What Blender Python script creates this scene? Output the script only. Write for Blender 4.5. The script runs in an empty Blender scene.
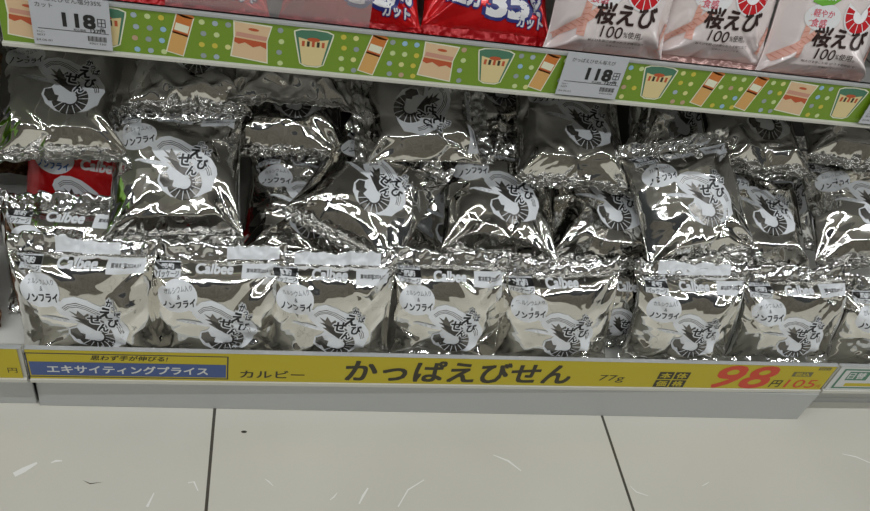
import bpy, bmesh, math, random
import numpy as np
from mathutils import Vector, Matrix

SC = bpy.context.scene
COL = SC.collection

# ------------------------------------------------------------------ camera
cam_d = bpy.data.cameras.new('camera')
cam = bpy.data.objects.new('camera', cam_d)
COL.objects.link(cam)
cam_d.sensor_width = 36.0
cam_d.lens = 812.0 / 870.0 * 36.0
cam_d.clip_start = 0.01
_R = np.array([[0.975186, -0.126105, 0.181963],
               [0.048294, -0.680953, -0.730733],
               [0.216057, 0.721388, -0.657966]])
_m = Matrix(((_R[0][0], -_R[1][0], -_R[2][0], 0.2127),
             (_R[0][1], -_R[1][1], -_R[2][1], -0.5493),
             (_R[0][2], -_R[1][2], -_R[2][2], 0.7454),
             (0, 0, 0, 1)))
cam.matrix_world = _m
SC.camera = cam

# ------------------------------------------------------------------ world, lights, exposure
SC.view_settings.view_transform = 'Standard'
SC.view_settings.look = 'None'
SC.view_settings.gamma = 1.0
SC.view_settings.exposure = -0.82
world = bpy.data.worlds.new('world')
SC.world = world
world.use_nodes = True
world.node_tree.nodes['Background'].inputs[0].default_value = (0.80, 0.85, 0.90, 1)
world.node_tree.nodes['Background'].inputs[1].default_value = 0.08

def tube_light(x, y, z, lx, ly, power):
    d = bpy.data.lights.new('ceiling_tube', 'AREA')
    d.shape = 'RECTANGLE'; d.size = lx; d.size_y = ly
    d.energy = power; d.color = (0.95, 0.98, 1.0)
    o = bpy.data.objects.new('ceiling_tube', d); COL.objects.link(o)
    o.location = (x, y, z)
    return o
# rows of fluorescent tubes along the aisle, in the ceiling
for k in range(-3, 4):
    tube_light(0.45 + k * 1.5, -0.80, 2.74, 1.24, 0.035, 18)
    tube_light(0.45 + k * 1.5, -2.35, 2.74, 1.24, 0.035, 24)

# ------------------------------------------------------------------ materials
def mat(name, col, rough=0.5, metal=0.0, bump=0.0, bscale=200.0, coat=0.0, var=0.0, vscale=6.0, spec=0.5):
    m = bpy.data.materials.new(name); m.use_nodes = True
    nt = m.node_tree; b = nt.nodes['Principled BSDF']
    b.inputs['Base Color'].default_value = (*col, 1)
    b.inputs['Roughness'].default_value = rough
    b.inputs['Metallic'].default_value = metal
    b.inputs['Coat Weight'].default_value = coat
    b.inputs['Specular IOR Level'].default_value = spec
    tc = nt.nodes.new('ShaderNodeTexCoord')
    if bump > 0:
        n = nt.nodes.new('ShaderNodeTexNoise'); n.inputs['Scale'].default_value = bscale
        n.inputs['Detail'].default_value = 3
        bp = nt.nodes.new('ShaderNodeBump'); bp.inputs['Strength'].default_value = bump
        bp.inputs['Distance'].default_value = 0.001
        nt.links.new(tc.outputs['Object'], n.inputs['Vector'])
        nt.links.new(n.outputs['Fac'], bp.inputs['Height'])
        nt.links.new(bp.outputs['Normal'], b.inputs['Normal'])
    if var > 0:
        n2 = nt.nodes.new('ShaderNodeTexNoise'); n2.inputs['Scale'].default_value = vscale
        n2.inputs['Detail'].default_value = 5
        mx = nt.nodes.new('ShaderNodeMixRGB')
        mx.inputs[1].default_value = (*[c * (1 - var) for c in col], 1)
        mx.inputs[2].default_value = (*[min(1, c * (1 + var)) for c in col], 1)
        nt.links.new(tc.outputs['Object'], n2.inputs['Vector'])
        nt.links.new(n2.outputs['Fac'], mx.inputs[0])
        nt.links.new(mx.outputs[0], b.inputs['Base Color'])
    return m

def s2l(r, g, b):
    f = lambda c: (c / 255 / 12.92) if c / 255 <= .04045 else ((c / 255 + .055) / 1.055) ** 2.4
    return (f(r), f(g), f(b))

M = {}
M['foil'] = mat('silver_foil', (0.87, 0.855, 0.815), 0.075, 1.0, bump=0.035, bscale=160)
M['foil_seal'] = mat('silver_foil_seal', (0.88, 0.88, 0.87), 0.13, 1.0, bump=0.12, bscale=300)
M['ink_white'] = mat('white_ink_on_foil', (0.76, 0.78, 0.80), 0.35, 0.0)
M['ink_white2'] = mat('pale_grey_ink_on_foil', (0.58, 0.60, 0.61), 0.32, 0.1)
M['ink_grey'] = mat('grey_ink_on_foil', (0.20, 0.19, 0.175), 0.25, 0.75)
M['ink_dark'] = mat('dark_ink_on_foil', (0.07, 0.065, 0.06), 0.28, 0.5)
M['ink_black'] = mat('black_ink', (0.010, 0.010, 0.011), 0.4)
M['ink_blue'] = mat('blue_ink', s2l(40, 95, 170), 0.4)
M['film_red'] = mat('red_film', s2l(205, 22, 26), 0.22, 0.25, bump=0.05, bscale=120, coat=0.4)
M['film_red_seal'] = mat('red_film_seal', s2l(170, 16, 24), 0.3, 0.25, bump=0.1, bscale=250)
M['film_pink'] = mat('pink_film', s2l(243, 232, 229), 0.25, 0.15, bump=0.05, bscale=120, coat=0.5, var=0.05)
M['film_pink_seal'] = mat('pink_film_seal', s2l(205, 165, 158), 0.28, 0.3, bump=0.1, bscale=250)
M['film_green'] = mat('green_film', s2l(110, 160, 40), 0.3, 0.2, bump=0.05, bscale=120)
M['film_orange'] = mat('orange_brown_film', s2l(92, 62, 36), 0.3, 0.3, bump=0.05, bscale=120)
M['ink_salmon'] = mat('salmon_ink', s2l(226, 172, 156), 0.35)
M['ink_salmon_d'] = mat('dark_salmon_ink', s2l(212, 148, 130), 0.35)
M['ink_brown'] = mat('dark_brown_ink', s2l(48, 28, 24), 0.4)
M['ink_red'] = mat('red_ink', s2l(200, 30, 40), 0.35)
M['ink_pinktext'] = mat('rose_ink', s2l(215, 105, 120), 0.4)
M['ink_leaf'] = mat('leaf_green_ink', s2l(110, 175, 60), 0.4)
M['ink_purewhite'] = mat('white_print', (0.78, 0.78, 0.78), 0.4)
M['ink_navy'] = mat('navy_print', s2l(40, 48, 120), 0.4)
M['yellow'] = mat('yellow_card', s2l(191, 173, 35), 0.5, var=0.03, vscale=20)
M['cardblue'] = mat('slate_blue_print', s2l(68, 88, 138), 0.5)
M['cardnavy'] = mat('navy_frame_print', s2l(40, 46, 70), 0.5)
M['cardtext'] = mat('charcoal_print', s2l(50, 46, 30), 0.5)
M['cardred'] = mat('brick_red_print', s2l(205, 70, 45), 0.5)
M['cardgrey'] = mat('grey_print', s2l(110, 105, 70), 0.5)
M['cardwhite'] = mat('white_card', s2l(209, 210, 206), 0.5)
M['tag'] = mat('white_tag_paper', s2l(190, 192, 197), 0.55)
M['plastic_w'] = mat('white_plastic', s2l(202, 200, 190), 0.4)
M['plastic_g'] = mat('grey_plastic', s2l(170, 172, 170), 0.3)
M['steel'] = mat('painted_steel', s2l(177, 178, 175), 0.38, 0.0, bump=0.03, bscale=400, var=0.03)
M['steel_w'] = mat('white_painted_steel', s2l(222, 221, 215), 0.4, var=0.03)
M['board'] = mat('shaded_shelf_board', s2l(152, 151, 148), 0.45, var=0.03)  # white-painted boards greyed: their shade is put into this colour
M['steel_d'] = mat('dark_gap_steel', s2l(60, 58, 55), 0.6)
M['green'] = mat('green_strip', s2l(113, 148, 24), 0.35, coat=0.3)
M['s_white'] = mat('sticker_white', s2l(232, 232, 205), 0.4)
M['s_green'] = mat('sticker_green', s2l(72, 122, 96), 0.4)
M['s_cream'] = mat('sticker_cream', s2l(225, 205, 150), 0.4)
M['s_orange'] = mat('sticker_orange', s2l(205, 120, 50), 0.4)
M['s_tan'] = mat('sticker_tan', s2l(215, 165, 95), 0.4)
M['s_beige'] = mat('sticker_beige', s2l(222, 190, 150), 0.4)
M['s_rust'] = mat('sticker_rust', s2l(190, 85, 45), 0.4)
M['s_rose'] = mat('sticker_rose', s2l(205, 150, 130), 0.4)
DOTC = [(165, 180, 190), (205, 190, 70), (200, 215, 150), (190, 160, 130), (150, 190, 215), (215, 215, 140), (150, 160, 160)]
for i, c in enumerate(DOTC):
    M['dot%d' % i] = mat('dot_print_' + 'abcdefg'[i], s2l(*c), 0.4)

# clear plastic guard with a faint pinkish-grey diffuse mix
mg = bpy.data.materials.new('clear_plastic'); mg.use_nodes = True
_nt = mg.node_tree; _nt.nodes.remove(_nt.nodes['Principled BSDF'])
_tr = _nt.nodes.new('ShaderNodeBsdfTransparent'); _tr.inputs[0].default_value = (0.93, 0.92, 0.92, 1)
_gl = _nt.nodes.new('ShaderNodeBsdfGlossy'); _gl.inputs['Roughness'].default_value = 0.12
_gl.inputs['Color'].default_value = (0.9, 0.9, 0.9, 1)
_df = _nt.nodes.new('ShaderNodeBsdfDiffuse'); _df.inputs[0].default_value = (0.55, 0.5, 0.5, 1)
_m1 = _nt.nodes.new('ShaderNodeMixShader'); _m1.inputs[0].default_value = 0.10
_m2 = _nt.nodes.new('ShaderNodeMixShader'); _m2.inputs[0].default_value = 0.18
_nt.links.new(_tr.outputs[0], _m1.inputs[1]); _nt.links.new(_gl.outputs[0], _m1.inputs[2])
_nt.links.new(_m1.outputs[0], _m2.inputs[1]); _nt.links.new(_df.outputs[0], _m2.inputs[2])
_nt.links.new(_m2.outputs[0], _nt.nodes['Material Output'].inputs[0])
M['clear'] = mg

# floor: big polished tiles with thin dark joints
def floor_material():
    m = bpy.data.materials.new('floor_tiles'); m.use_nodes = True
    nt = m.node_tree; b = nt.nodes['Principled BSDF']
    geo = nt.nodes.new('ShaderNodeNewGeometry')
    sep = nt.nodes.new('ShaderNodeSeparateXYZ'); nt.links.new(geo.outputs['Position'], sep.inputs[0])
    def joint(axis, off):
        a = nt.nodes.new('ShaderNodeMath'); a.operation = 'SUBTRACT'; a.inputs[1].default_value = off
        nt.links.new(sep.outputs[axis], a.inputs[0])
        d = nt.nodes.new('ShaderNodeMath'); d.operation = 'DIVIDE'; d.inputs[1].default_value = 0.45
        nt.links.new(a.outputs[0], d.inputs[0])
        r = nt.nodes.new('ShaderNodeMath'); r.operation = 'ROUND'; nt.links.new(d.outputs[0], r.inputs[0])
        s = nt.nodes.new('ShaderNodeMath'); s.operation = 'SUBTRACT'
        nt.links.new(d.outputs[0], s.inputs[0]); nt.links.new(r.outputs[0], s.inputs[1])
        ab = nt.nodes.new('ShaderNodeMath'); ab.operation = 'ABSOLUTE'; nt.links.new(s.outputs[0], ab.inputs[0])
        lt = nt.nodes.new('ShaderNodeMath'); lt.operation = 'LESS_THAN'; lt.inputs[1].default_value = 0.0016 / 0.45
        nt.links.new(ab.outputs[0], lt.inputs[0])
        return lt
    j1 = joint(0, 0.178); j2 = joint(1, 0.12)
    mxj = nt.nodes.new('ShaderNodeMath'); mxj.operation = 'MAXIMUM'
    nt.links.new(j1.outputs[0], mxj.inputs[0]); nt.links.new(j2.outputs[0], mxj.inputs[1])
    n = nt.nodes.new('ShaderNodeTexNoise'); n.inputs['Scale'].default_value = 5; n.inputs['Detail'].default_value = 6
    nt.links.new(geo.outputs['Position'], n.inputs['Vector'])
    c1 = nt.nodes.new('ShaderNodeMixRGB')
    c1.inputs[1].default_value = (*s2l(200, 196, 184), 1); c1.inputs[2].default_value = (*s2l(214, 211, 200), 1)
    nt.links.new(n.outputs['Fac'], c1.inputs[0])
    c2 = nt.nodes.new('ShaderNodeMixRGB'); c2.inputs[2].default_value = (*s2l(78, 74, 66), 1)
    nt.links.new(mxj.outputs[0], c2.inputs[0]); nt.links.new(c1.outputs[0], c2.inputs[1])
    nt.links.new(c2.outputs[0], b.inputs['Base Color'])
    b.inputs['Roughness'].default_value = 0.28
    return m
M['floor'] = floor_material()
M['streak'] = mat('pale_streak', s2l(238, 237, 232), 0.35)
M['spot'] = mat('dark_spot', s2l(55, 48, 40), 0.7)
M['ceiling'] = mat('ceiling_board', (0.60, 0.59, 0.55), 0.9, var=0.03)
M['wall'] = mat('far_shelf_wall', (0.20, 0.185, 0.155), 0.7, var=0.75, vscale=5)

# ------------------------------------------------------------------ object helpers
def mesh_obj(name, V, F, mats, midx=None, parent=None, smooth=False):
    me = bpy.data.meshes.new(name)
    me.from_pydata([tuple(v) for v in V], [], [tuple(int(i) for i in f) for f in F])
    for m in mats: me.materials.append(m)
    if midx is not None:
        me.polygons.foreach_set('material_index', np.asarray(midx, dtype=np.int32))
    if smooth is True:
        me.polygons.foreach_set('use_smooth', np.ones(len(me.polygons), dtype=bool))
    elif smooth is not False:
        me.polygons.foreach_set('use_smooth', np.asarray(smooth, dtype=bool))
    me.update()
    o = bpy.data.objects.new(name, me); COL.objects.link(o)
    if parent is not None: o.parent = parent
    return o

def thing(name, label, cat, loc=(0, 0, 0), group=None):
    o = bpy.data.objects.new(name, None); COL.objects.link(o)
    o.location = loc; o.empty_display_size = 0.02
    return tag(o, label, cat, group)

def tag(o, label, cat, group=None):
    o['label'] = label; o['category'] = cat
    if group: o['group'] = group
    return o

class MB:
    """collects boxes and free faces with materials into one mesh"""
    def __init__(s): s.V = []; s.F = []; s.I = []; s.mats = []
    def mi(s, m):
        if m not in s.mats: s.mats.append(m)
        return s.mats.index(m)
    def add(s, V, F, m):
        o = len(s.V); s.V += [tuple(v) for v in V]
        s.F += [tuple(int(i) + o for i in f) for f in F]; s.I += [s.mi(m)] * len(F)
    def box(s, a, b, m):
        (x0, y0, z0), (x1, y1, z1) = a, b
        s.add([(x0, y0, z0), (x1, y0, z0), (x1, y1, z0), (x0, y1, z0), (x0, y0, z1), (x1, y0, z1), (x1, y1, z1), (x0, y1, z1)],
              [(0, 3, 2, 1), (4, 5, 6, 7), (0, 1, 5, 4), (1, 2, 6, 5), (2, 3, 7, 6), (3, 0, 4, 7)], m)
    def build(s, name, parent=None, off=(0, 0, 0), smooth=False, bevel=0):
        V = [(v[0] - off[0], v[1] - off[1], v[2] - off[2]) for v in s.V]
        o = mesh_obj(name, V, s.F, [M[m] for m in s.mats], s.I, parent, smooth)
        if bevel:
            md = o.modifiers.new('bevel', 'BEVEL'); md.width = bevel; md.segments = 2
            md.limit_method = 'ANGLE'
        return o

# ------------------------------------------------------------------ flat 2D print helpers
_tc = {}
def text2d(body, offset=0.0, shear=0.0):
    key = (body, offset, shear)
    if key in _tc: return _tc[key]
    c = bpy.data.curves.new('t', 'FONT'); c.body = body; c.offset = offset; c.shear = shear
    c.resolution_u = 3
    o = bpy.data.objects.new('t', c); COL.objects.link(o)
    bpy.context.view_layer.update()
    eo = o.evaluated_get(bpy.context.evaluated_depsgraph_get())
    me = eo.to_mesh(); me.calc_loop_triangles()
    V = np.array([v.co[:2] for v in me.vertices], float).reshape(-1, 2)
    T = np.array([t.vertices[:] for t in me.loop_triangles], int).reshape(-1, 3)
    # make all triangles face up
    a, b, d = V[T[:, 0]], V[T[:, 1]], V[T[:, 2]]
    cr = (b[:, 0] - a[:, 0]) * (d[:, 1] - a[:, 1]) - (b[:, 1] - a[:, 1]) * (d[:, 0] - a[:, 0])
    T[cr < 0] = T[cr < 0][:, ::-1]
    eo.to_mesh_clear(); bpy.data.objects.remove(o); bpy.data.curves.remove(c)
    _tc[key] = (V, T)
    return _tc[key]

def rotm(deg):
    a = math.radians(deg); return np.array([[math.cos(a), -math.sin(a)], [math.sin(a), math.cos(a)]])

class Print:
    """layered flat artwork: list of (V2, T, material, layer)"""
    def __init__(s): s.items = []
    def poly(s, pts, m, layer=0):
        from mathutils.geometry import tessellate_polygon
        pts = np.asarray(pts, float)
        T = np.array(tessellate_polygon([[Vector((p[0], p[1], 0)) for p in pts]]), int).reshape(-1, 3)
        a, b, d = pts[T[:, 0]], pts[T[:, 1]], pts[T[:, 2]]
        cr = (b[:, 0] - a[:, 0]) * (d[:, 1] - a[:, 1]) - (b[:, 1] - a[:, 1]) * (d[:, 0] - a[:, 0])
        T[cr < 0] = T[cr < 0][:, ::-1]
        s.items.append((pts, T, m, layer))
    def rect(s, cx, cy, w, h, m, layer=0, rot=0):
        p = np.array([(-w / 2, -h / 2), (w / 2, -h / 2), (w / 2, h / 2), (-w / 2, h / 2)]) @ rotm(rot).T + (cx, cy)
        s.poly(p, m, layer)
    def frame(s, cx, cy, w, h, t, m, layer=0):
        s.rect(cx, cy + h / 2 - t / 2, w, t, m, layer); s.rect(cx, cy - h / 2 + t / 2, w, t, m, layer)
        s.rect(cx - w / 2 + t / 2, cy, t, h, m, layer); s.rect(cx + w / 2 - t / 2, cy, t, h, m, layer)
    def ell(s, cx, cy, rx, ry, m, layer=0, rot=0, n=28):
        a = np.linspace(0, 2 * math.pi, n, endpoint=False)
        s.poly(np.stack([rx * np.cos(a), ry * np.sin(a)], 1) @ rotm(rot).T + (cx, cy), m, layer)
    def arc(s, cx, cy, r0, r1, a0, a1, m, layer=0, n=24, sx=1, sy=1, rot=0):
        a = np.radians(np.linspace(a0, a1, n))
        r0 = np.broadcast_to(r0, (n,)); r1 = np.broadcast_to(r1, (n,))
        o = np.stack([r1 * np.cos(a) * sx, r1 * np.sin(a) * sy], 1); i = np.stack([r0 * np.cos(a) * sx, r0 * np.sin(a) * sy], 1)
        V = np.concatenate([o, i]) @ rotm(rot).T + (cx, cy)
        T = []
        for k in range(n - 1):
            T += [(k, k + 1, n + k), (k + 1, n + k + 1, n + k)]
        T = np.array(T); 
        aa, b, d = V[T[:, 0]], V[T[:, 1]], V[T[:, 2]]
        cr = (b[:, 0] - aa[:, 0]) * (d[:, 1] - aa[:, 1]) - (b[:, 1] - aa[:, 1]) * (d[:, 0] - aa[:, 0])
        T[cr < 0] = T[cr < 0][:, ::-1]
        s.items.append((V, T, m, layer))
    def line(s, pts, w, m, layer=0):
        pts = np.asarray(pts, float)
        for p, q in zip(pts[:-1], pts[1:]):
            d = q - p; L = np.hypot(*d); n = np.array([-d[1], d[0]]) / max(L, 1e-9) * w / 2; e = d / max(L, 1e-9) * w * .2
            s.poly([p - n - e, q - n + e, q + n + e, p + n - e], m, layer)
    def text(s, body, cx, cy, w=None, h=None, m='ink_black', layer=0, rot=0, bold=0.0, shear=0.0, outline=None, ow=0.04):
        V, T = text2d(body, 0.0, shear)
        if len(V) == 0: return
        lo, hi = V.min(0), V.max(0); size = hi - lo
        if bold >= .02: size = size + 2 * bold * .7
        sx = (w / size[0]) if w else None; sy = (h / size[1]) if h else None
        if sx is None: sx = sy
        if sy is None: sy = sx
        def put(b, n, m, ly):
            for i in range(n):
                a = 2 * math.pi * (i + .5) / n
                P = (V - (lo + hi) / 2 + (b * math.cos(a), b * math.sin(a))) * (sx, sy) @ rotm(rot).T + (cx, cy)
                s.items.append((P, T, m, ly + i * .09))
        if outline:
            put(bold + ow, 8, outline, layer); layer += 1
        if bold >= .02: put(bold, 4, m, layer)
        else: put(0, 1, m, layer)
    def refined(s, L):
        out = []
        for V, T, m, ly in s.items:
            bm = bmesh.new()
            vs = [bm.verts.new((p[0], p[1], 0)) for p in V]
            for t in T:
                try: bm.faces.new([vs[i] for i in t])
                except ValueError: pass
            for _ in range(5):
                es = [e for e in bm.edges if e.calc_length() > L]
                if not es: break
                bmesh.ops.subdivide_edges(bm, edges=es, cuts=1)
                bmesh.ops.triangulate(bm, faces=[f for f in bm.faces if len(f.verts) > 3])
            bm.verts.index_update()
            V2 = np.array([v.co[:2] for v in bm.verts]); T2 = np.array([[v.index for v in f.verts] for f in bm.faces], int)
            bm.free()
            # all triangles face up
            a, b, d = V2[T2[:, 0]], V2[T2[:, 1]], V2[T2[:, 2]]
            cr = (b[:, 0] - a[:, 0]) * (d[:, 1] - a[:, 1]) - (b[:, 1] - a[:, 1]) * (d[:, 0] - a[:, 0])
            T2[cr < 0] = T2[cr < 0][:, ::-1]
            out.append((V2, T2, m, ly))
        return out

def flat_print(mb, pr, mapf):
    for V, T, m, ly in pr.items:
        mb.add([mapf(p[0], p[1], ly) for p in V], T, m)

# ------------------------------------------------------------------ artwork (millimetres from packet centre)
def shrimp(p, cx, cy, k=1.0, white='ink_white', white2='ink_white2', grey='ink_grey', dark='ink_dark'):
    def q(pts): return [((X / 3.65 - 80) * 1.22 * k + cx, (66 - Y / 3.65) * 1.02 * k + cy) for X, Y in pts]
    # outer white silhouette: back band curving from head over to the tail
    p.poly(q([(172, 208), (186, 203), (212, 208), (236, 216), (214, 192), (200, 166), (206, 142), (226, 123), (256, 118), (292, 128), (322, 148), (352, 172),
              (384, 200), (400, 232), (403, 258), (392, 292), (386, 320), (352, 343), (304, 354), (262, 344), (232, 316), (219, 280), (224, 255), (246, 246), (254, 232), (214, 222)]), white, 0)
    p.poly(q([(176, 212), (150, 200), (170, 196), (212, 206), (236, 214), (214, 222)]), white2, 0)
    # shaded stripes in the back band
    for i, (a, b) in enumerate(((0.30, 5), (0.55, 5), (0.78, 4))):
        o = [(214, 150), (232, 132), (258, 127), (288, 138), (316, 158), (346, 184), (374, 208), (390, 236), (392, 262)]
        n = [(228, 170), (240, 158), (262, 155), (284, 166), (304, 184), (328, 206), (350, 226), (366, 248), (372, 268)]
        p.line(q([(x0 + (x1 - x0) * a, y0 + (y1 - y0) * a) for (x0, y0), (x1, y1) in zip(o, n)]), 0.7 * k, 'ink_grey' if white == 'ink_white' else grey, 1)
    # dark head with spikes
    p.poly(q([(236, 166), (256, 182), (262, 164), (276, 190), (288, 178), (302, 200), (328, 222), (338, 250), (322, 272), (300, 262), (276, 242), (248, 214), (266, 216), (238, 192), (256, 196)]), grey, 1)
    p.poly(q([(250, 196), (282, 214), (312, 240), (326, 266), (306, 268), (276, 240)]), dark, 2)
    # curled ringed body
    C = q([(303, 292)])[0]
    r = 19.5 * k
    p.arc(C[0], C[1], r * .40, r * .93, 165, 395, grey, 1, n=30)
    p.arc(C[0], C[1], r * .34, r * .58, 215, 405, dark, 2, n=24)
    for a in (192, 216, 240, 264, 288, 312, 336, 360, 380):
        a = math.radians(a)
        p.line([(C[0] + r * .45 * math.cos(a), C[1] + r * .45 * math.sin(a)), (C[0] + r * .95 * math.cos(a), C[1] + r * .95 * math.sin(a))], 0.8 * k, white, 3)
    # pale core
    p.poly(q([(258, 250), (282, 258), (318, 268), (312, 284), (322, 304), (288, 312), (266, 304), (270, 280)]), white, 4)
    p.poly(q([(228, 258), (248, 252), (262, 290), (268, 306), (240, 306), (226, 282)]), grey, 4)
    p.line(q([(150, 205), (190, 200), (236, 214)]), 0.8 * k, white, 3)

def brush_text(p, ox=0, oy=0, ink='ink_black', out='ink_white'):
    def t(c, x, y, s, r=-8):
        p.text(c, x + ox, y + oy, h=s, m=ink, layer=6, rot=r, bold=0.05, outline=out, ow=0.10)
    t('せ', 4, 9.5, 12.5); t('ん', 11.5, -2, 10)
    t('え', 16, 17.5, 13.5); t('び', 22, 4.5, 11.5)
    t('か', 20.5, 28, 6.5); t('っ', 24, 23, 3.8); t('ぱ', 27.5, 17.5, 6.8)

def silver_design(ink='ink_black', blt='ink_black', logo=True, box=True, date=True):
    p = Print()
    shrimp(p, 8, -2)
    brush_text(p, 8, -2)
    # speech balloon
    p.ell(-37, 34, 20, 14.5, 'ink_white', 0, rot=6)
    p.poly([(-28, 24), (-18, 29), (-17, 18)], 'ink_white', 0)
    p.text('カルシウム入り', -36, 41, w=27, h=4.4, m=blt, layer=1, rot=6, bold=0.01)
    p.text('&', -35.5, 35.8, h=3.2, m=blt, layer=1, rot=6)
    p.text('ノンフライ', -35.5, 29, w=33, h=7.0, m=blt, layer=1, rot=6, bold=0.045)
    if box:
        p.rect(-46, 58.5, 25, 19, 'ink_white', 0)
        p.text('石油原料', -46, 64.7, w=24, h=5.0, m='ink_black', layer=1, bold=0.02)
        p.rect(-46, 58, 25, 7.2, 'ink_black', 1)
        p.text('節約', -46, 58, w=12, h=5.6, m='ink_white', layer=2, bold=0.04)
        p.text('パッケージ', -46, 51.6, w=22, h=4.6, m='ink_black', layer=1, bold=0.02)
    if logo:
        p.text('Calbee', -1, 57, w=37, h=9.5, m='ink_white', layer=0, bold=0.05, shear=0.12)
    if date:
        p.rect(43, 56, 34, 13, 'ink_white', 0)
        p.text('賞味期限2024.11', 43, 56, w=25, h=3.6, m='ink_dark', layer=1, bold=0.02)
    return p

D = {}
D['silver'] = silver_design().refined(4.5)
D['silver_nodate'] = silver_design(date=False).refined(4.5)

def red_design():
    p = Print()
    p.ell(-34, 34, 23, 15, 'ink_white', 0, rot=4)
    p.text('カルシウム入り', -34, 41, w=30, h=5, m='ink_blue', layer=1, rot=4, bold=0.02)
    p.text('&', -33.5, 35.3, h=3.2, m='ink_blue', layer=1, rot=4)
    p.text('ノンフライ', -34, 28, w=36, h=8, m='ink_blue', layer=1, rot=4, bold=0.05)
    p.text('Calbee', 16, 35, w=41, h=12, m='ink_purewhite', layer=0, bold=0.05, shear=0.1)
    p.line([(-64, 58), (-50, 46)], 7, 's_tan', 0)
    p.rect(20, 58, 12, 8, 'ink_white', 0)
    shrimp(p, -2, -14, white='ink_white')
    return p
D['red'] = red_design().refined(5)

def red35_design():
    p = Print()
    def ot(c, x, y, h, w=None, b=0.05):
        p.text(c, x, y, w=w, h=h, m='ink_purewhite', layer=0, bold=b, outline=None)
    for c, x, y, w, h in (('3', 6, -44, 23, 28), ('5', 30, -44, 23, 28), ('%', 52, -40, 15, 20), ('塩分', -28, -42, 36, 20), ('カット', 43, -59, 28, 9)):
        p.text(c, x, y, w=w, h=h, m='ink_purewhite', layer=1, bold=0.05, outline='ink_navy', ow=0.07 if c != 'カット' else 0.08)
    p.text('Calbee', 0, 52, w=44, h=12, m='ink_purewhite', layer=0, bold=0.05)
    return p
D['red35'] = red35_design().refined(5)

def pink_design(leaf=False):
    p = Print()
    # y measured from packet centre; bottom of the film body is about -65
    def rod(cx, cy, L, w, rot):
        p.rect(cx, cy, w, L, 'ink_salmon', 0, rot)
        for k in range(int(L / 6)):
            d = (-L / 2 + 4 + k * 6)
            x, y = rotm(rot) @ np.array([0, d])
            p.rect(cx + x, cy + y, w * .85, 1.2, 'ink_salmon_d', 1, rot + 25)
    rod(-38, -22, 50, 7, -4); rod(-42, -34, 56, 8, -48); rod(58, -42, 30, 6, -20)
    p.ell(-24, -3, 22, 14, 'ink_purewhite', 1)
    p.text('桜えび', 6, -22, w=70, h=22, m='ink_brown', layer=2, bold=0.035, rot=0)
    p.text('100', -6, -40, w=25, h=12, m='ink_brown', layer=2, bold=0.01, shear=0.1)
    p.text('%使用。', 19, -41, w=22, h=7, m='ink_brown', layer=2)
    p.text('桜えびを殻ごと使ったうす塩仕立て', 2, -49.5, w=66, h=2.6, m='ink_brown', layer=2)
    p.text('写真はイメージです', 10, -54.5, w=34, h=2.0, m='ink_brown', layer=2)
    p.text('軽やか', -24, 1, w=26, h=8, m='ink_pinktext', layer=2, bold=0.02)
    p.text('食感', -27, -9, w=19, h=9, m='ink_pinktext', layer=2, bold=0.02)
    # red ringed shrimp
    p.arc(22, 4, 0, 21, 150, 420, 'ink_purewhite', 1, n=30)
    p.arc(22, 4, 9, 19, 160, 410, 'ink_red', 2, n=30)
    for a in (180, 210, 240, 270, 300, 330, 360, 385):
        r = math.radians(a)
        p.line([(22 + 10 * math.cos(r), 4 + 10 * math.sin(r)), (22 + 19.5 * math.cos(r), 4 + 19.5 * math.sin(r))], 0.9, 'ink_purewhite', 3)
    if leaf:
        p.poly([(-42, 11), (-30, 8), (-16, 11), (-4, 20), (-12, 28), (-28, 30), (-38, 23)], 'ink_leaf', 2)
        p.text('New', -24, 19, w=22, h=9, m='ink_purewhite', layer=3, bold=0.03, shear=0.2)
    return p
D['pink'] = pink_design().refined(5)
D['pinkleaf'] = pink_design(True).refined(5)
D['none'] = []

# ------------------------------------------------------------------ snack packets
def _h(i, j, seed):
    v = np.sin(i * 127.1 + j * 311.7 + seed * 74.7) * 43758.5453
    return (v - np.floor(v)) * 2 - 1
def tri(x, y, seed):
    """piecewise-flat random facets with sharp creases"""
    a = (seed * 1.37) % 3.14
    x, y = x * math.cos(a) - y * math.sin(a), x * math.sin(a) + y * math.cos(a)
    x = x + 0.30 * y * _h(seed, 3., 1.); y = y + seed * .37
    s = (x + y) * 0.3660254
    i = np.floor(x + s); j = np.floor(y + s); u = x + s - i; v = y + s - j
    n00 = _h(i, j, seed); n11 = _h(i + 1, j + 1, seed); n10 = _h(i + 1, j, seed); n01 = _h(i, j + 1, seed)
    return np.where(u > v, n00 * (1 - u) + n10 * (u - v) + n11 * v, n00 * (1 - v) + n01 * (v - u) + n11 * u)

def rot3(th, ps, ro):
    th, ps, ro = np.radians([th, ps, ro])
    ex = np.array([1., 0, 0]); ey = np.array([0, np.sin(th), np.cos(th)]); ez = np.array([0, -np.cos(th), np.sin(th)])
    x = np.cos(ro) * ex + np.sin(ro) * ey; y = -np.sin(ro) * ex + np.cos(ro) * ey
    Rz = np.array([[np.cos(ps), -np.sin(ps), 0], [np.sin(ps), np.cos(ps), 0], [0, 0, 1]])
    return np.stack([Rz @ x, Rz @ y, Rz @ ez], 1)

def grid_normals(P):
    du = np.gradient(P, axis=1); dv = np.gradient(P, axis=0)
    N = np.cross(du, dv); return N / np.maximum(np.linalg.norm(N, axis=2, keepdims=True), 1e-9)

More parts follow.
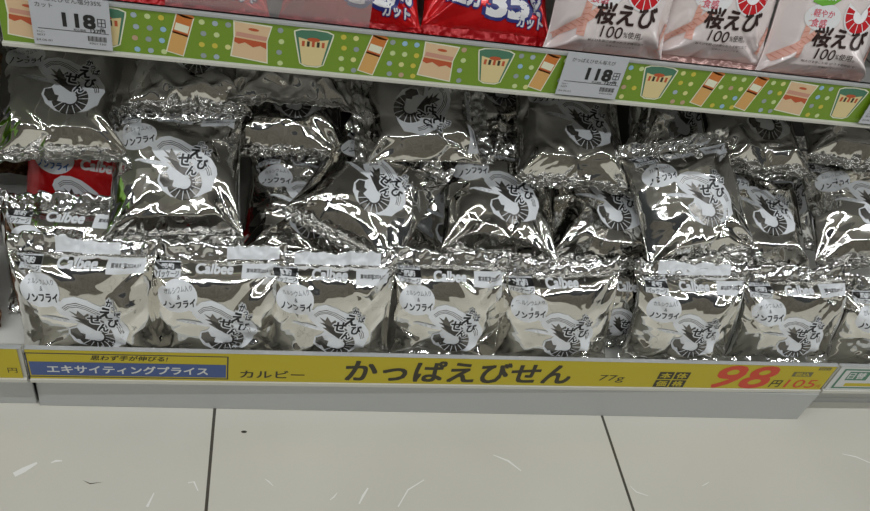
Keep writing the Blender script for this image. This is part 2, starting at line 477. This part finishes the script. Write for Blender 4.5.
def make_bag(name, label, cat, group, at, th, ps=0, ro=0, w=.135, h=.158, T=.045, seed=1, bend=0., design='silver',
             film='foil', seal='foil_seal', anchor='centre', flop=(0.5, 0.5), a1=.0075, a2=.0012, pinch=.07, crink=.0034, strip=None, sl=.016, fold=None, dshift=0., bcr=.07, NU=100, NV=112):
    rnd = np.random.RandomState(seed)
    hb = h - 2 * sl
    q = np.linspace(-1, 1, NU); s1 = np.sin(q * math.pi / 2) * .55 + q * .45
    q = np.linspace(-1, 1, NV); t1 = np.sin(q * math.pi / 2) * .3 + q * .7
    s, t = np.meshgrid(s1, t1)
    A = np.maximum(0, 1 - np.abs(s) ** 3) ** .6; B = np.maximum(0, 1 - np.abs(t) ** 3.2) ** .72
    AB = A * B
    def pleat(n, s):
        nodes = np.sort(np.concatenate([[-1, 1], rnd.uniform(-1, 1, n)])); vals = rnd.uniform(-1, 1, n + 2)
        vals[0] = vals[-1] = 0
        return np.interp(s, nodes, vals)
    pl_t = pleat(9, s); pl_b = pleat(9, s)
    edge = .0042 * (pl_t * np.exp(-(1 - t) / .16) + pl_b * np.exp(-(1 + t) / .16)) * (1 - s ** 8)
    long_t = .0024 * (pleat(17, s) * np.exp(-(1 - t) / .34) * np.clip((1 - t) / .1, 0, 1) + pleat(13, s) * np.exp(-(1 + t) / .34) * np.clip((1 + t) / .1, 0, 1))
    cm = .32 + .68 * np.clip(1.25 - AB * 1.15, 0, 1)
    el, er, eb, et = rnd.uniform(.28, .55, 2).tolist() + rnd.uniform(.18, .34, 2).tolist()
    tl = rnd.uniform(-.25, .25, 4)
    hip = np.minimum(np.minimum((1 + s) / el * (1 + tl[0] * t), (1 - s) / er * (1 + tl[1] * t)), np.minimum((1 + t) / eb * (1 + tl[2] * s), (1 - t) / et * (1 + tl[3] * s)))
    hip = np.clip(np.minimum(hip, 1 + .05 * (s * tl[2] + t * tl[0])), 0, None)
    zf = T * (.30 * AB + .26 * hip) + edge
    zf = zf + (a1 * tri(s * 1.5, t * 1.7, seed) * cm + a2 * tri(s * 4.5, t * 5, seed + 7) * cm ** 1.5 + long_t) * AB ** .4
    for cx in (-1, 1):
        for cy in (-1, 1):
            for k in range(3):
                ang = math.atan2(-cy * rnd.uniform(.5, 1.3), -cx * rnd.uniform(.5, 1.2)); L = rnd.uniform(.6, 1.1)
                dx, dy = s - cx, t - cy; al = dx * math.cos(ang) + dy * math.sin(ang); d = np.abs(-dx * math.sin(ang) + dy * math.cos(ang))
                zf = zf + rnd.choice([-1, 1]) * .0062 * np.clip(1 - d / (.04 + .22 * np.clip(al, 0, 2)), 0, 1) * np.clip(al / .2, 0, 1) * np.clip((L - al) / .5, 0, 1) * AB ** .3
    for k in range(5):      # star-shaped creases near the edges
        e = rnd.uniform(.55, .85); o_ = rnd.uniform(-.7, .7); sgn = rnd.choice([-1, 1])
        px, py = (sgn * e, o_) if k % 2 else (o_, sgn * e)
        ds, dt = s - px, (t - py) * hb / w; d = np.hypot(ds, dt); an = np.arctan2(dt, ds)
        na = np.sort(rnd.uniform(-math.pi, math.pi, 7)); va = rnd.uniform(-1, 1, 7)
        f = np.interp(an, np.concatenate([na - 2 * math.pi, na, na + 2 * math.pi]), np.tile(va, 3))
        zf = zf + a1 * .75 * f * np.clip(1 - d / rnd.uniform(.45, .75), 0, 1) * np.clip(d / .12, 0, 1) * AB ** .35
    zf = zf + .0022 * (tri(s * 8, t * 9, seed + 17) + .7 * tri(s * 15, t * 17, seed + 19)) * np.exp(-(1 - np.abs(t)) / np.where(t > 0, .07, bcr)) * AB ** .25
    zb = -T * .44 * AB + edge + (a1 * tri(s * 1.9, t * 2.2, seed + 31)) * AB ** .4 * .6
    X = s * w / 2 * (1 - pinch * B) ; Y = t * hb / 2 * (1 - .045 * A * np.abs(t) ** 2)
    M3 = rot3(th, ps, ro)
    k = math.radians(bend) / h
    def bendf(P):
        P = P.copy()
        if fold is not None:          # lower part flat, upper part rolled back
            y = P[..., 1].copy(); z = P[..., 2].copy(); up = y > fold
            R = (h / 2 - fold) / math.radians(bend); a = (y - fold) / R
            P[..., 1] = np.where(up, fold + (R + z) * np.sin(a), y); P[..., 2] = np.where(up, (R + z) * np.cos(a) - R, z)
        elif abs(k) > 1e-6:
            R = 1 / k; y = P[..., 1].copy(); z = P[..., 2].copy()
            P[..., 1] = (R + z) * np.sin(y / R); P[..., 2] = (R + z) * np.cos(y / R) - R
        return P @ M3.T
    Pf = bendf(np.stack([X, Y, zf], 2)); Pb = bendf(np.stack([X, Y, zb], 2))
    # seals
    seals = []
    NS = 10
    for sg, row, pl in ((1, -1, 0), (-1, 0, 1)):
        kk = np.linspace(0, 1, NS)[:, None]
        ss = np.broadcast_to(s1[None, :], (NS, NU))
        fx = X[row][None, :] * np.ones((NS, 1)); fy = Y[row][None, :] + sg * sl * kk * (1 - .25 * abs(flop[pl]))
        cr = crink * (tri(ss * 9, kk * 2.2 + 0 * ss, seed + 3 + pl) + .7 * tri(ss * 19, kk * 4.5 + 0 * ss, seed + 5 + pl)) * (.25 + .75 * kk ** .6)
        fz = edge[row][None, :] * (1 + .5 * kk) + flop[pl] * sl * kk + cr
        fy = fy + sg * .0012 * tri(ss * 9, kk * 0 + ss * 0, seed + 9 + pl) * kk
        seals.append((bendf(np.stack([fx, fy, fz + .0004], 2)), bendf(np.stack([fx, fy, fz - .0004], 2)), sg))
    at = np.array(at, float)
    if anchor == 'bottom':
        low = seals[1][0][-1].mean(0); base = at; c = at - low
    else:
        c = at; allp = np.concatenate([Pf.reshape(-1, 3), Pb.reshape(-1, 3)]); base = at + np.array([0, 0, allp[:, 2].min()])
    root = thing(name, label, cat, tuple(base), group)
    off = c - base
    # body mesh
    n = NU * NV
    V = np.concatenate([Pf.reshape(-1, 3), Pb.reshape(-1, 3)]) + off
    idx = np.arange(n).reshape(NV, NU)
    a, b, cc, d = idx[:-1, :-1].ravel(), idx[:-1, 1:].ravel(), idx[1:, 1:].ravel(), idx[1:, :-1].ravel()
    F = np.concatenate([np.stack([a, b, cc, d], 1), np.stack([a, d, cc, b], 1) + n])
    F = F.tolist()
    for i in range(NV - 1):
        F.append((idx[i, 0], idx[i + 1, 0], n + idx[i + 1, 0], n + idx[i, 0])); F.append((idx[i, -1], n + idx[i, -1], n + idx[i + 1, -1], idx[i + 1, -1]))
    mats = [film]; mi = [0] * len(F); V = [V]; nv = 2 * n
    des = D[design]
    if des:
        N = grid_normals(Pf)
        for P2, T2, m, ly in des:
            fs = P2[:, 0] / 67.5; ft = (P2[:, 1] + dshift) * w / .135 / (hb * 500)
            bad = (np.abs(fs) > .985) | (np.abs(ft) > .98)
            if bad.any():
                T2 = T2[~bad[T2].any(1)]
                if len(T2) == 0: continue
                used, inv = np.unique(T2, return_inverse=True); T2 = inv.reshape(T2.shape); fs = fs[used]; ft = ft[used]
            iu = np.interp(fs, s1, np.arange(NU)); iv = np.interp(ft, t1, np.arange(NV))
            i0 = np.clip(iu.astype(int), 0, NU - 2); j0 = np.clip(iv.astype(int), 0, NV - 2); fu = (iu - i0)[:, None]; fv = (iv - j0)[:, None]
            def smp(G): return (G[j0, i0] * (1 - fu) + G[j0, i0 + 1] * fu) * (1 - fv) + (G[j0 + 1, i0] * (1 - fu) + G[j0 + 1, i0 + 1] * fu) * fv
            Q = smp(Pf) + smp(N) * (.00055 + .00013 * ly)
            V.append(Q + off); F += (T2 + nv).tolist(); nv += len(Q)
            if m not in mats: mats.append(m)
            mi += [mats.index(m)] * len(T2)
    mesh_obj('packet_body', np.concatenate(V), F, [M[m] for m in mats], mi, root, True)
    for nm, (S0, S1, sg) in zip(('top_seal', 'bottom_seal'), seals):
        ns = NS * NU; id2 = np.arange(ns).reshape(NS, NU)
        a, b, cc, d = id2[:-1, :-1].ravel(), id2[:-1, 1:].ravel(), id2[1:, 1:].ravel(), id2[1:, :-1].ravel()
        q1 = np.stack([a, b, cc, d], 1); q2 = np.stack([a, d, cc, b], 1) + ns
        if sg < 0: q1, q2 = q1[:, ::-1], q2[:, ::-1]
        F2 = np.concatenate([q1, q2]).tolist(); mi2 = [0] * len(F2); mm = [seal]
        if strip and nm == 'top_seal':
            mm.append('ink_white'); col = np.tile(np.arange(NU - 1), NS - 1); rw = np.repeat(np.arange(NS - 1), NU - 1)
            for f in range(len(q1)):
                sm = (s1[col[f]] + s1[col[f] + 1]) / 2
                if strip[0] < sm < strip[1] and 0 < rw[f] < NS - 2: mi2[f] = 1
        for i in range(NU - 1):
            F2.append((id2[-1, i], id2[-1, i + 1], ns + id2[-1, i + 1], ns + id2[-1, i])); mi2.append(0)
        for i in range(NS - 1):
            F2.append((id2[i, 0], id2[i + 1, 0], ns + id2[i + 1, 0], ns + id2[i, 0])); F2.append((id2[i, -1], ns + id2[i, -1], ns + id2[i + 1, -1], id2[i + 1, -1])); mi2 += [0, 0]
        mesh_obj(nm, np.concatenate([S0.reshape(-1, 3), S1.reshape(-1, 3)]) + off, F2, [M[m] for m in mm], mi2, root, True)
    return root

#@@SETTING
# ------------------------------------------------------------------ setting
fl = MB()
fl.box((-3.5, -2.5, -0.03), (4.5, 0.62, 0.0), 'floor')
streaks = [[(-0.0043, -0.0763, .0045), (0.0034, -0.0708, .005), (0.0135, -0.063, .002)], [(0.0263, -0.0631, .001), (0.0304, -0.0609, .002), (0.036, -0.0609, .001)],
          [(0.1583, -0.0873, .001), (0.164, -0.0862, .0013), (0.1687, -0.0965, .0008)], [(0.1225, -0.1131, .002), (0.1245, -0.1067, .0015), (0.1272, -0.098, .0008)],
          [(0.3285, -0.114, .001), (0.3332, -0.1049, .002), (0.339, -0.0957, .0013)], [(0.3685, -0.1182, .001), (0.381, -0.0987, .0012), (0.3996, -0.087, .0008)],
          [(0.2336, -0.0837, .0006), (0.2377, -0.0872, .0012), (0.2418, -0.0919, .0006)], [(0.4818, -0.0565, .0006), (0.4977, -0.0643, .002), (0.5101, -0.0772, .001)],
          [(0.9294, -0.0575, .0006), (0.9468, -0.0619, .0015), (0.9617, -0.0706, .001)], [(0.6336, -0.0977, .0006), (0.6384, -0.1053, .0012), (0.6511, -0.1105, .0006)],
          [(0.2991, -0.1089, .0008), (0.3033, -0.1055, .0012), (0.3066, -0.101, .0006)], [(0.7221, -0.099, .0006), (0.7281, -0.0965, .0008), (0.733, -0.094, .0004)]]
for k, st in enumerate(streaks):  # thin pale strokes laid just above the floor
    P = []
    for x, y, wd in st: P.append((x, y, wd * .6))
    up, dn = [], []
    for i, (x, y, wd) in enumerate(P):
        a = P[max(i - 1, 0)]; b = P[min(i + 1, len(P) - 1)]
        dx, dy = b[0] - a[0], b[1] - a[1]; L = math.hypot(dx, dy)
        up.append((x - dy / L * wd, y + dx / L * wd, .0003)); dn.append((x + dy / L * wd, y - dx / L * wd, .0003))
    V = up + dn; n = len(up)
    fl.add(V, [(i, n + i, n + i + 1, i + 1) for i in range(n - 1)], 'streak')
fl.add([(0.2103 + .0026 * math.cos(a) * 1.2, -0.0263 + .0016 * math.sin(a), .0003) for a in np.linspace(0, 6.28, 12, endpoint=False)], [tuple(range(12))], 'spot')
fl.add([(0.0583, -0.0826, .0003), (0.0664, -0.0875, .0003), (0.0789, -0.0851, .0003), (0.0664, -0.0865, .0003)], [(0, 1, 2, 3)], 'spot')
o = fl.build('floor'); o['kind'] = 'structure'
cl = MB(); cl.box((-3.5, -2.5, 2.75), (4.5, 0.62, 2.78), 'ceiling'); o = cl.build('ceiling'); o['kind'] = 'structure'
wl = MB(); wl.box((-3.5, -2.5, 0), (4.5, -2.45, 1.7), 'wall'); o = wl.build('wall_front'); o['kind'] = 'structure'

def gondola(x0, label, kick, upper=True):
    r = thing('gondola_shelf', label, 'store shelf', (x0, 0.2, 0))
    of = (x0, 0.2, 0); x1 = x0 + .8985; x0 = x0 + .0015
    b = MB()
    b.box((x0, .0045, .046), (x1, .452, .052), 'steel_w'); b.build('base_deck', r, of)
    b = MB()   # front price rail: lower lip, channel back, upper lip
    b.box((x0, .0005, .0515), (x1, .0035, .0990), 'plastic_w'); b.box((x0, -.003, .0495), (x1, .0035, .0545), 'plastic_w'); b.box((x0, -.0018, .0984), (x1, .0035, .0992), 'plastic_g')
    b.build('price_rail', r, of, bevel=.0006)
    b = MB(); (ya, yb) = kick; e = .006 if ya > 0 and yb < 0 else 0
    b.add([(x0, ya, 0), (x1 - e, yb, 0), (x1 - e, .025, 0), (x0, .025, 0), (x0, ya + .002, .049), (x1, yb + .002, .049), (x1, .0036, .049), (x0, .0036, .049)],
          [(0, 3, 2, 1), (4, 5, 6, 7), (0, 1, 5, 4), (1, 2, 6, 5), (2, 3, 7, 6), (3, 0, 4, 7)], 'steel')
    b.build('kick_panel', r, of, bevel=.0012)
    b = MB(); b.box((x0, .455, 0), (x1, .47, 1.5), 'steel_d'); b.build('back_panel', r, of)
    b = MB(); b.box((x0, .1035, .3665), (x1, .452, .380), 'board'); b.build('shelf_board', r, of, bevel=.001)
    b = MB()
    b.box((x0, .0995, .3685), (x1, .1035, .4147), 'plastic_w'); b.box((x0, .0945, .3672), (x1, .1035, .3708), 'plastic_w'); b.box((x0, .0965, .4115), (x1, .1035, .4147), 'plastic_g')
    b.build('shelf_rail', r, of, bevel=.0006)
    b = MB(); b.box((x0, .085, .70), (x1, .455, .72), 'steel_w'); b.box((x0, .078, .685), (x1, .085, .73), 'plastic_w'); b.build('unseen_top_shelf', r, of)  # unseen shelf, added and set forward to shade the packets below
    return r
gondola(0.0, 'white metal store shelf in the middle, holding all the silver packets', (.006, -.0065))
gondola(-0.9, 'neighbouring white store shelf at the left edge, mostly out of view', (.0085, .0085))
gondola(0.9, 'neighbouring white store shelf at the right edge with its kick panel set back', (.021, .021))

#@@CARDS
# ------------------------------------------------------------------ lower price cards
def card(name, label, x0, x1, z0, z1, base, pr, y=-.0006, th=.0008, cat='price card', group=None, off=.0002):
    mb = MB(); mb.box((x0, y - th, z0), (x1, y, z1), base)
    flat_print(mb, pr, lambda a, b, l: (a, y - th - off - .00008 * l, b))
    o = mb.build(name, None, ((x0 + x1) / 2, y, z0)); o.location = ((x0 + x1) / 2, y, z0)
    return tag(o, label, cat, group)

p = Print()
p.frame(.0963, .0757, .1905, .0364, .0012, 'cardnavy', 0)
p.rect(.0963, .0705, .186, .0205, 'cardblue', 0)
p.text('思わず手が伸びる!', .0965, .0880, w=.073, h=.0075, m='cardtext', bold=.02, shear=.2)
p.text('エキサイティングプライス', .0950, .0700, w=.153, h=.0125, m='cardwhite', layer=1, bold=.03)
p.text('カルビー', .2365, .0668, w=.066, h=.0120, m='cardtext', bold=.02)
p.text('かっぱえびせん', .4390, .0755, w=.255, h=.0360, m='cardtext', bold=.035)
p.text('77g', .6168, .0688, w=.031, h=.0130, m='cardtext', bold=.01, shear=.05)
for i, ch in enumerate('本体価格'):
    cx = .6815 + (i % 2) * .0205; cz = .0765 - (i // 2) * .0145
    p.rect(cx, cz, .0185, .0128, 'cardtext', 0); p.text(ch, cx, cz, w=.0135, h=.0100, m='yellow', layer=1, bold=.03)
p.text('98', .7850, .0760, w=.078, h=.0415, m='cardred', bold=.022, shear=.22)
p.text('円', .8305, .0648, w=.0155, h=.0130, m='cardtext', bold=.02, shear=.15)
p.rect(.8575, .0832, .0265, .0085, 'cardgrey', 0); p.text('税込', .8575, .0832, w=.020, h=.0068, m='yellow', layer=1, bold=.03)
p.text('105', .8640, .0655, w=.042, h=.0150, m='cardred', bold=.012, shear=.08)
p.text('円', .8905, .0610, w=.0055, h=.0055, m='cardred')
p.rect(.8825, .0940, .0165, .0052, 'cardgrey', 0); p.text('税8%', .8825, .0940, w=.0135, h=.0038, m='yellow', layer=1)
card('price_card', 'long yellow price card with blue panel and big red 98 under the silver packets', .0018, .8970, .0548, .0984, 'yellow', p)
p = Print(); p.text('円', -.0130, .0665, w=.0085, h=.0075, m='cardtext'); p.text('98', -.075, .076, w=.08, h=.0415, m='cardred', bold=.045, shear=.22)
card('price_card', 'yellow price card at the left edge, just its right end showing', -.45, -.0050, .0548, .0984, 'yellow', p)
p = Print(); p.rect(.970, .0765, .120, .0365, 's_green', 0); p.rect(.970, .0765, .114, .0315, 'cardwhite', 1); p.rect(.935, .082, .03, .016, 's_green', 2)
p.text('日替', .9335, .0825, w=.024, h=.012, m='cardwhite', layer=3, bold=.03); p.rect(.9700, .0655, .09, .006, 'yellow', 2)
card('price_card', 'white price card with a green frame at the right edge of the bottom rail', .9035, 1.2, .0548, .0984, 'cardwhite', p)

# ------------------------------------------------------------------ green patterned strip
rs = random.Random(4)
def cup(p, x, z, k=.93):
    def q(P): return [(x + a * k, z + b * k) for a, b in P]
    p.poly(q([(-.0185, .0165), (-.013, .0190), (0, .0200), (.013, .0190), (.0185, .0165), (.0182, .013), (.0115, -.0165), (.006, -.0195), (-.006, -.0195), (-.0115, -.0165), (-.0182, .013)]), 's_white', 1)
    p.poly(q([(-.0172, .0158), (-.012, .0178), (0, .0187), (.012, .0178), (.0172, .0158), (.0168, .013), (.0105, -.0162), (.005, -.0183), (-.005, -.0183), (-.0105, -.0162), (-.0168, .013)]), 's_green', 2)
    p.poly(q([(-.0140, .0105), (-.007, .0090), (.007, .0090), (.0140, .0105), (.0092, -.0165), (.0045, -.0180), (-.0045, -.0180), (-.0092, -.0165)]), 's_cream', 3)
    for i in range(5):
        p.rect(x + (-.0092 + i * .0046) * k, z + .0045 * k, .0026 * k, .0055 * k, 's_rust' if i % 2 == 0 else 'cardtext', 4)
    p.ell(x, z + .0092 * k, .0060 * k, .0020 * k, 's_rust', 4)
def stick(p, x, z, k=1.0):
    r = 14
    def Rr(cx, cz, w, h, m, ly):
        v = rotm(-r) @ np.array([cx, cz]); p.rect(x + v[0] * k, z + v[1] * k, w * k, h * k, m, ly, -r)
    Rr(0, 0, .0150, .0385, 's_white', 1); Rr(0, 0, .0130, .0365, 's_orange', 2); Rr(0, -.0085, .0130, .0195, 's_tan', 3)
    Rr(0, .0065, .0112, .0068, 's_white', 3); Rr(0, .0010, .0130, .0022, 's_rust', 3)
    v = rotm(-r) @ np.array([0, .0188]); p.ell(x + v[0] * k, z + v[1] * k, .0074 * k, .0024 * k, 's_orange', 2, -r)
def pouch(p, x, z, k=1.0):
    def q(P): return [(x + a * k, z + b * k) for a, b in P]
    p.poly(q([(-.0150, .0185), (.0175, .0165), (.0140, .0020), (.0150, -.0195), (-.0170, -.0155), (-.0145, .0030)]), 's_white', 1)
    p.poly(q([(-.0138, .0172), (.0162, .0153), (.0130, .0020), (.0140, -.0182), (-.0158, -.0145), (-.0133, .0030)]), 's_beige', 2)
    p.poly(q([(-.0120, .0085), (.0135, .0060), (.0130, .0020), (-.0130, .0045)]), 's_rose', 3)
    p.poly(q([(-.0135, .0030), (.0130, .0005), (.0132, -.0055), (.0080, -.0030), (.0020, -.0050), (-.0050, -.0010), (-.0100, -.0030), (-.0140, -.0010)]), 's_rust', 3)
    p.ell(x + .002 * k, z + .0115 * k, .0045 * k, .0013 * k, 's_rust', 3, -5)
def strip(name, label, x0, x1, items, anchor_x):
    p = Print()
    for kind, x, z in items: {'c': cup, 's': stick, 'p': pouch}[kind](p, x, z)
    xs = [(x, {'c': .0195, 's': .0125, 'p': .0185}[k]) for k, x, z in items]
    n = int((x1 - x0) / .0108)
    for i in range(n):
        for j in range(4):
            x = x0 + .006 + i * .0108 + (.0014 if j % 2 else 0); z = .4060 - j * .0104
            if any(abs(x - a) < b for a, b in xs) or x > x1 - .003: continue
            p.ell(x, z, .0025, .0025, 'dot%d' % rs.randrange(7), 0, n=10)
    mb = MB(); mb.box((x0, .0978, .3708), (x1, .0988, .4118), 'green')
    flat_print(mb, p, lambda a, b, l: (a, .0976 - .00008 * l, b))
    o = mb.build(name, None, ((x0 + x1) / 2, .098, .3708)); o.location = ((x0 + x1) / 2, .098, .3708)
    tag(o, label, 'shelf strip')
strip('shelf_strip', 'long green dotted strip printed with snack cups and pouches, across the upper shelf edge', .0025, .8975,
      [('p', .0235, .3925), ('c', .083, .3925), ('s', .1421, .3925), ('p', .2003, .3925), ('c', .2531, .3920), ('s', .3057, .3920), ('p', .3649, .3920), ('c', .4168, .3925), ('s', .4660, .3925),
       ('c', .5792, .3930), ('s', .6335, .3925), ('s', .6817, .3925), ('p', .7318, .3920), ('c', .7905, .3920), ('s', .850, .392)], 0)
strip('shelf_strip', 'green dotted strip end at the far left edge of the upper shelf edge', -.8975, -.0025, [('c', -.06, .3925), ('s', -.15, .3925)], 0)

def price_tag(label, x0, lines, name='price_tag'):
    w, h = .0605, .0445
    p = Print(); z0 = .3733
    P = lambda fx: x0 + fx * w
    if len(lines) == 1:
        p.text(lines[0], P(.45), z0 + h * .84, w=w * .70, h=.0042, m='ink_dark')
    else:
        p.text(lines[0], P(.47), z0 + h * .93, w=w * .86, h=.0046, m='ink_dark', bold=.01); p.text(lines[1], P(.18), z0 + h * .80, w=w * .22, h=.0040, m='ink_dark', bold=.01)
    p.text('118', P(.60), z0 + h * .55, w=w * .42, h=.0128, m='ink_black', bold=.05)
    p.frame(P(.885), z0 + h * .55, .0064, .0072, .0006, 'ink_black'); p.rect(P(.885), z0 + h * .55, .0064, .0006, 'ink_black'); p.rect(P(.885), z0 + h * .55, .0006, .0072, 'ink_black')
    p.text('円', P(.885), z0 + h * .42, h=.0028, m='ink_dark')
    p.rect(P(.52), z0 + h * .335, w * .90, .0005, 'ink_dark')
    p.text('税込価格', P(.60), z0 + h * .365, w=w * .16, h=.0024, m='ink_dark'); p.text('127円', P(.83), z0 + h * .375, w=w * .19, h=.0038, m='ink_black', bold=.03)
    for i in range(14): p.rect(P(.70) + i * .00105, z0 + h * .215, .00045 + .0004 * (i * 7 % 3 == 0), .0046, 'ink_dark')
    p.text('4901330', P(.81), z0 + h * .12, w=w * .22, h=.0018, m='ink_grey')
    p.text('カルビー', P(.10), z0 + h * .27, w=w * .10, h=.0020, m='ink_grey'); p.text('0077', P(.10), z0 + h * .20, w=w * .10, h=.0018, m='ink_grey'); p.text('24.06.01', P(.13), z0 + h * .10, w=w * .2, h=.0018, m='ink_grey')
    card(name, label, x0, x0 + w, z0, z0 + h, 'tag', p, y=.0938, th=.0006, cat='price tag')
price_tag('white paper price tag reading 118 at the left end of the green strip', .0275, ['かっぱえびせん塩分35%', 'カット'])
price_tag('white paper price tag reading 118 on the green strip below the pink packets', .4815, ['かっぱえびせん桜えび'])
price_tag('sliver of white price tag at the right edge of the green strip', .8135, ['かっぱえびせん'])

b = MB(); b.box((.13, .1040, .4060), (.300, .1052, .452), 'clear')
o = b.build('plastic_guard', None, (.215, .1046, .406)); o.location = (.215, .1046, .406)
tag(o, 'clear plastic guard standing at the shelf edge before the leftmost red packets', 'shelf guard')

#@@BAGS
SG = 'silver snack packets on the bottom shelf'
def silver(label, at, th, seed, **k):
    return make_bag('snack_packet', label, 'snack packet', SG, at, th, seed=seed, **k)

# front row: standing against the rail, tops folded back
FR = dict(anchor='bottom', th=5, bend=68, fold=.018, h=.147, dshift=-8.5, T=.034, a1=.0055, bcr=.02)
silver('silver packet at the left end of the front row, above the blue panel', (.058, .0152, .060), seed=11, ps=-3, ro=3, w=.136, strip=(-.35, .5), **FR)
silver('silver packet in the front row, second from the left, logo fully readable', (.178, .0152, .060), seed=12, ps=0, ro=1, w=.135, strip=(.15, .9), **FR)
silver('silver packet in the front row, third from the left, bulging over the yellow card', (.293, .0152, .060), seed=13, ps=-2, ro=3, w=.135, strip=(-.55, .75), **FR)
silver('silver packet in the front row, fourth from the left, above the middle of the card', (.418, .0215, .062), seed=14, ps=-4, ro=4, w=.130, **FR)
silver('silver packet in the front row, fifth from the left, top right corner pointing up', (.545, .0160, .064), seed=15, ps=-3, ro=7, w=.135, design='silver_nodate', **FR)
silver('silver packet in the front row, fourth from the right, sunk back between two others', (.622, .056, .058), seed=16, ps=6, ro=-4, w=.115, design='silver_nodate', **dict(FR, h=.124, fold=.016, dshift=-18))
silver('silver packet in the front row, third from the right, above the red 98', (.700, .0195, .066), seed=17, ps=-6, ro=7, w=.130, strip=(-.6, .7), **FR)
silver('silver packet in the front row, second from the right, heavily creased', (.838, .0195, .067), seed=18, ps=-6, ro=10, w=.130, **FR)
silver('silver packet at the right end of the front row, cut by the photo edge', (.972, .0160, .064), seed=19, ps=-6, ro=8, w=.135, **FR)
silver('silver packet directly behind the left end of the front row', (.030, .080, .058), seed=21, ps=-4, ro=2, w=.138, **dict(FR, th=9, h=.142, dshift=-10))

# second layer lying on top of the front row
L = dict(w=.136, h=.165, T=.042)
silver('flat smooth silver packet right of the red packet', (.130, .142, .208), 58, 31, ps=-6, ro=8, **L)
silver('silver packet in the middle with its lower corner pointing down at the front', (.331, .146, .197), 72, 32, ro=-30, design='silver_nodate', **L)
silver('silver packet lying above the fifth front packet, right of the pointed corner', (.481, .150, .190), 68, 33, ps=-4, ro=0, **L)
silver('silver packet lying just left of the biggest one on the right', (.609, .156, .184), 68, 34, ps=2, ro=-5, design='silver_nodate', **L)
silver('big upright silver packet facing the aisle, right of centre in the middle layer', (.694, .125, .230), 54, 35, ps=-10, ro=20, **L)
silver('silver packet half covered by the big upright one on its left', (.818, .164, .184), 70, 36, ps=-6, ro=-2, **L)
silver('silver packet at the right edge, balloon and shrimp facing up', (.942, .152, .214), 62, 37, ps=-14, ro=12, **L)
silver('silver packet wedged low between the flat smooth one and the corner-down one', (.262, .160, .150), 62, 38, ro=-6, **L)
# third layer further back
silver('silver packet at the top left, below the first price tag', (.015, .205, .250), 66, 41, ro=3, **L)
silver('silver packet lying on its side, print turned sideways, below the strip middle', (.386, .228, .256), 64, 42, ro=-86, **L)
silver('silver packet left of the sideways one, only the end of its shrimp showing', (.238, .262, .226), 72, 43, ro=2, **L)
silver('silver packet just under the green strip, left of the second price tag', (.562, .208, .256), 68, 44, ro=-3, design='silver_nodate', **L)
silver('silver packet with a rounded crumpled lower edge, right of the sideways one', (.482, .300, .240), 72, 45, ro=10, a2=.003, **L)
silver('creased silver packet behind the big upright one on its right', (.797, .232, .275), 74, 46, ro=-4, a1=.012, a2=.0035, **L)
silver('creased silver packet at the right edge just below the strip', (.925, .228, .292), 74, 47, ro=-8, a1=.012, a2=.0035, **L)
silver('crumpled silver packet resting on the flat smooth one, wavy lower seal up front', (.132, .266, .268), 76, 48, ro=2, a1=.011, a2=.0035, **L)
silver('crumpled silver packet just below the strip, second from the left up there', (.243, .262, .284), 78, 49, ro=0, a1=.013, a2=.004, **L)

make_bag('snack_packet', 'red snack packet among the silver ones at the left of the bottom shelf', 'snack packet', None, (.034, .180, .150), 24, ps=-4, ro=-3, w=.136, h=.165, T=.045, seed=51, design='red', film='film_red', seal='film_red_seal', a1=.003)

# upper shelf
RG = 'red packets lying on the upper shelf'; R_ = dict(w=.130, h=.165, T=.036, anchor='bottom', design='red35', film='film_red', seal='film_red_seal', a1=.0025, flop=(0, -.4))
make_bag('snack_packet', 'red packet lying behind the clear guard, leftmost of the red ones on top', 'snack packet', RG, (.150, .132, .387), 57, seed=61, **R_)
make_bag('snack_packet', 'red 35% packet lying on the upper shelf, middle of the three', 'snack packet', RG, (.288, .132, .387), 57, seed=62, **R_)
make_bag('snack_packet', 'red 35% packet lying on the upper shelf beside the pink packets', 'snack packet', RG, (.418, .140, .387), 57, seed=63, **R_)
PG = 'pink packets standing on the upper shelf'; P_ = dict(w=.128, h=.165, T=.040, film='film_pink', seal='film_pink_seal', anchor='bottom', a1=.0028, flop=(0, .3), pinch=.09)
make_bag('snack_packet', 'pink packet above the second price tag, leftmost of the pink ones', 'snack packet', PG, (.533, .126, .383), 17, seed=71, design='pink', **P_)
make_bag('snack_packet', 'pink packet on the upper shelf, middle of the three pink ones', 'snack packet', PG, (.649, .137, .386), 17, seed=72, design='pink', **P_)
make_bag('snack_packet', 'pink packet with green New leaf at the top right', 'snack packet', PG, (.766, .131, .383), 17, seed=73, design='pinkleaf', **P_)
for k, (x, y, z, lab) in enumerate(((.185, .40, .29, 'silver packet deep in shade behind the crumpled ones at upper left'), (.318, .375, .245, 'silver packet deep in shade in the gap just left of the sideways one'),
                             (.765, .350, .205, 'dark silver packet at the back, behind the big upright one'),
                             (.905, .255, .160, 'silver packet glimpsed in the gap left of the one at the right edge')  ,)):
    silver(lab, (x, y, z), 34, 90 + k, ro=-3 + 2 * k, **L)
silver('silver packet buried behind the fourth front packet', (.435, .190, .133), 34, 98, ro=-6, **L)
# neighbour on the left
make_bag('snack_packet', 'green packet at the left edge on the neighbouring shelf', 'snack packet', None, (-.130, .12, .23), 40, seed=81, w=.15, film='film_green', seal='film_green', design='none')
make_bag('snack_packet', 'brown packet in shade at the left edge, beside the front silver packet', 'snack packet', None, (-.110, .06, .060), 20, seed=82, w=.14, film='film_orange', seal='film_orange', design='none', anchor='bottom')
make_bag('snack_packet', 'dark brown packet added to darken the gap at the left edge, above the other brown one', 'snack packet', None, (-.105, .27, .19), 30, seed=83, w=.15, film='film_orange', seal='film_orange', design='none')  # packet added so the gap by the back panel reads dark
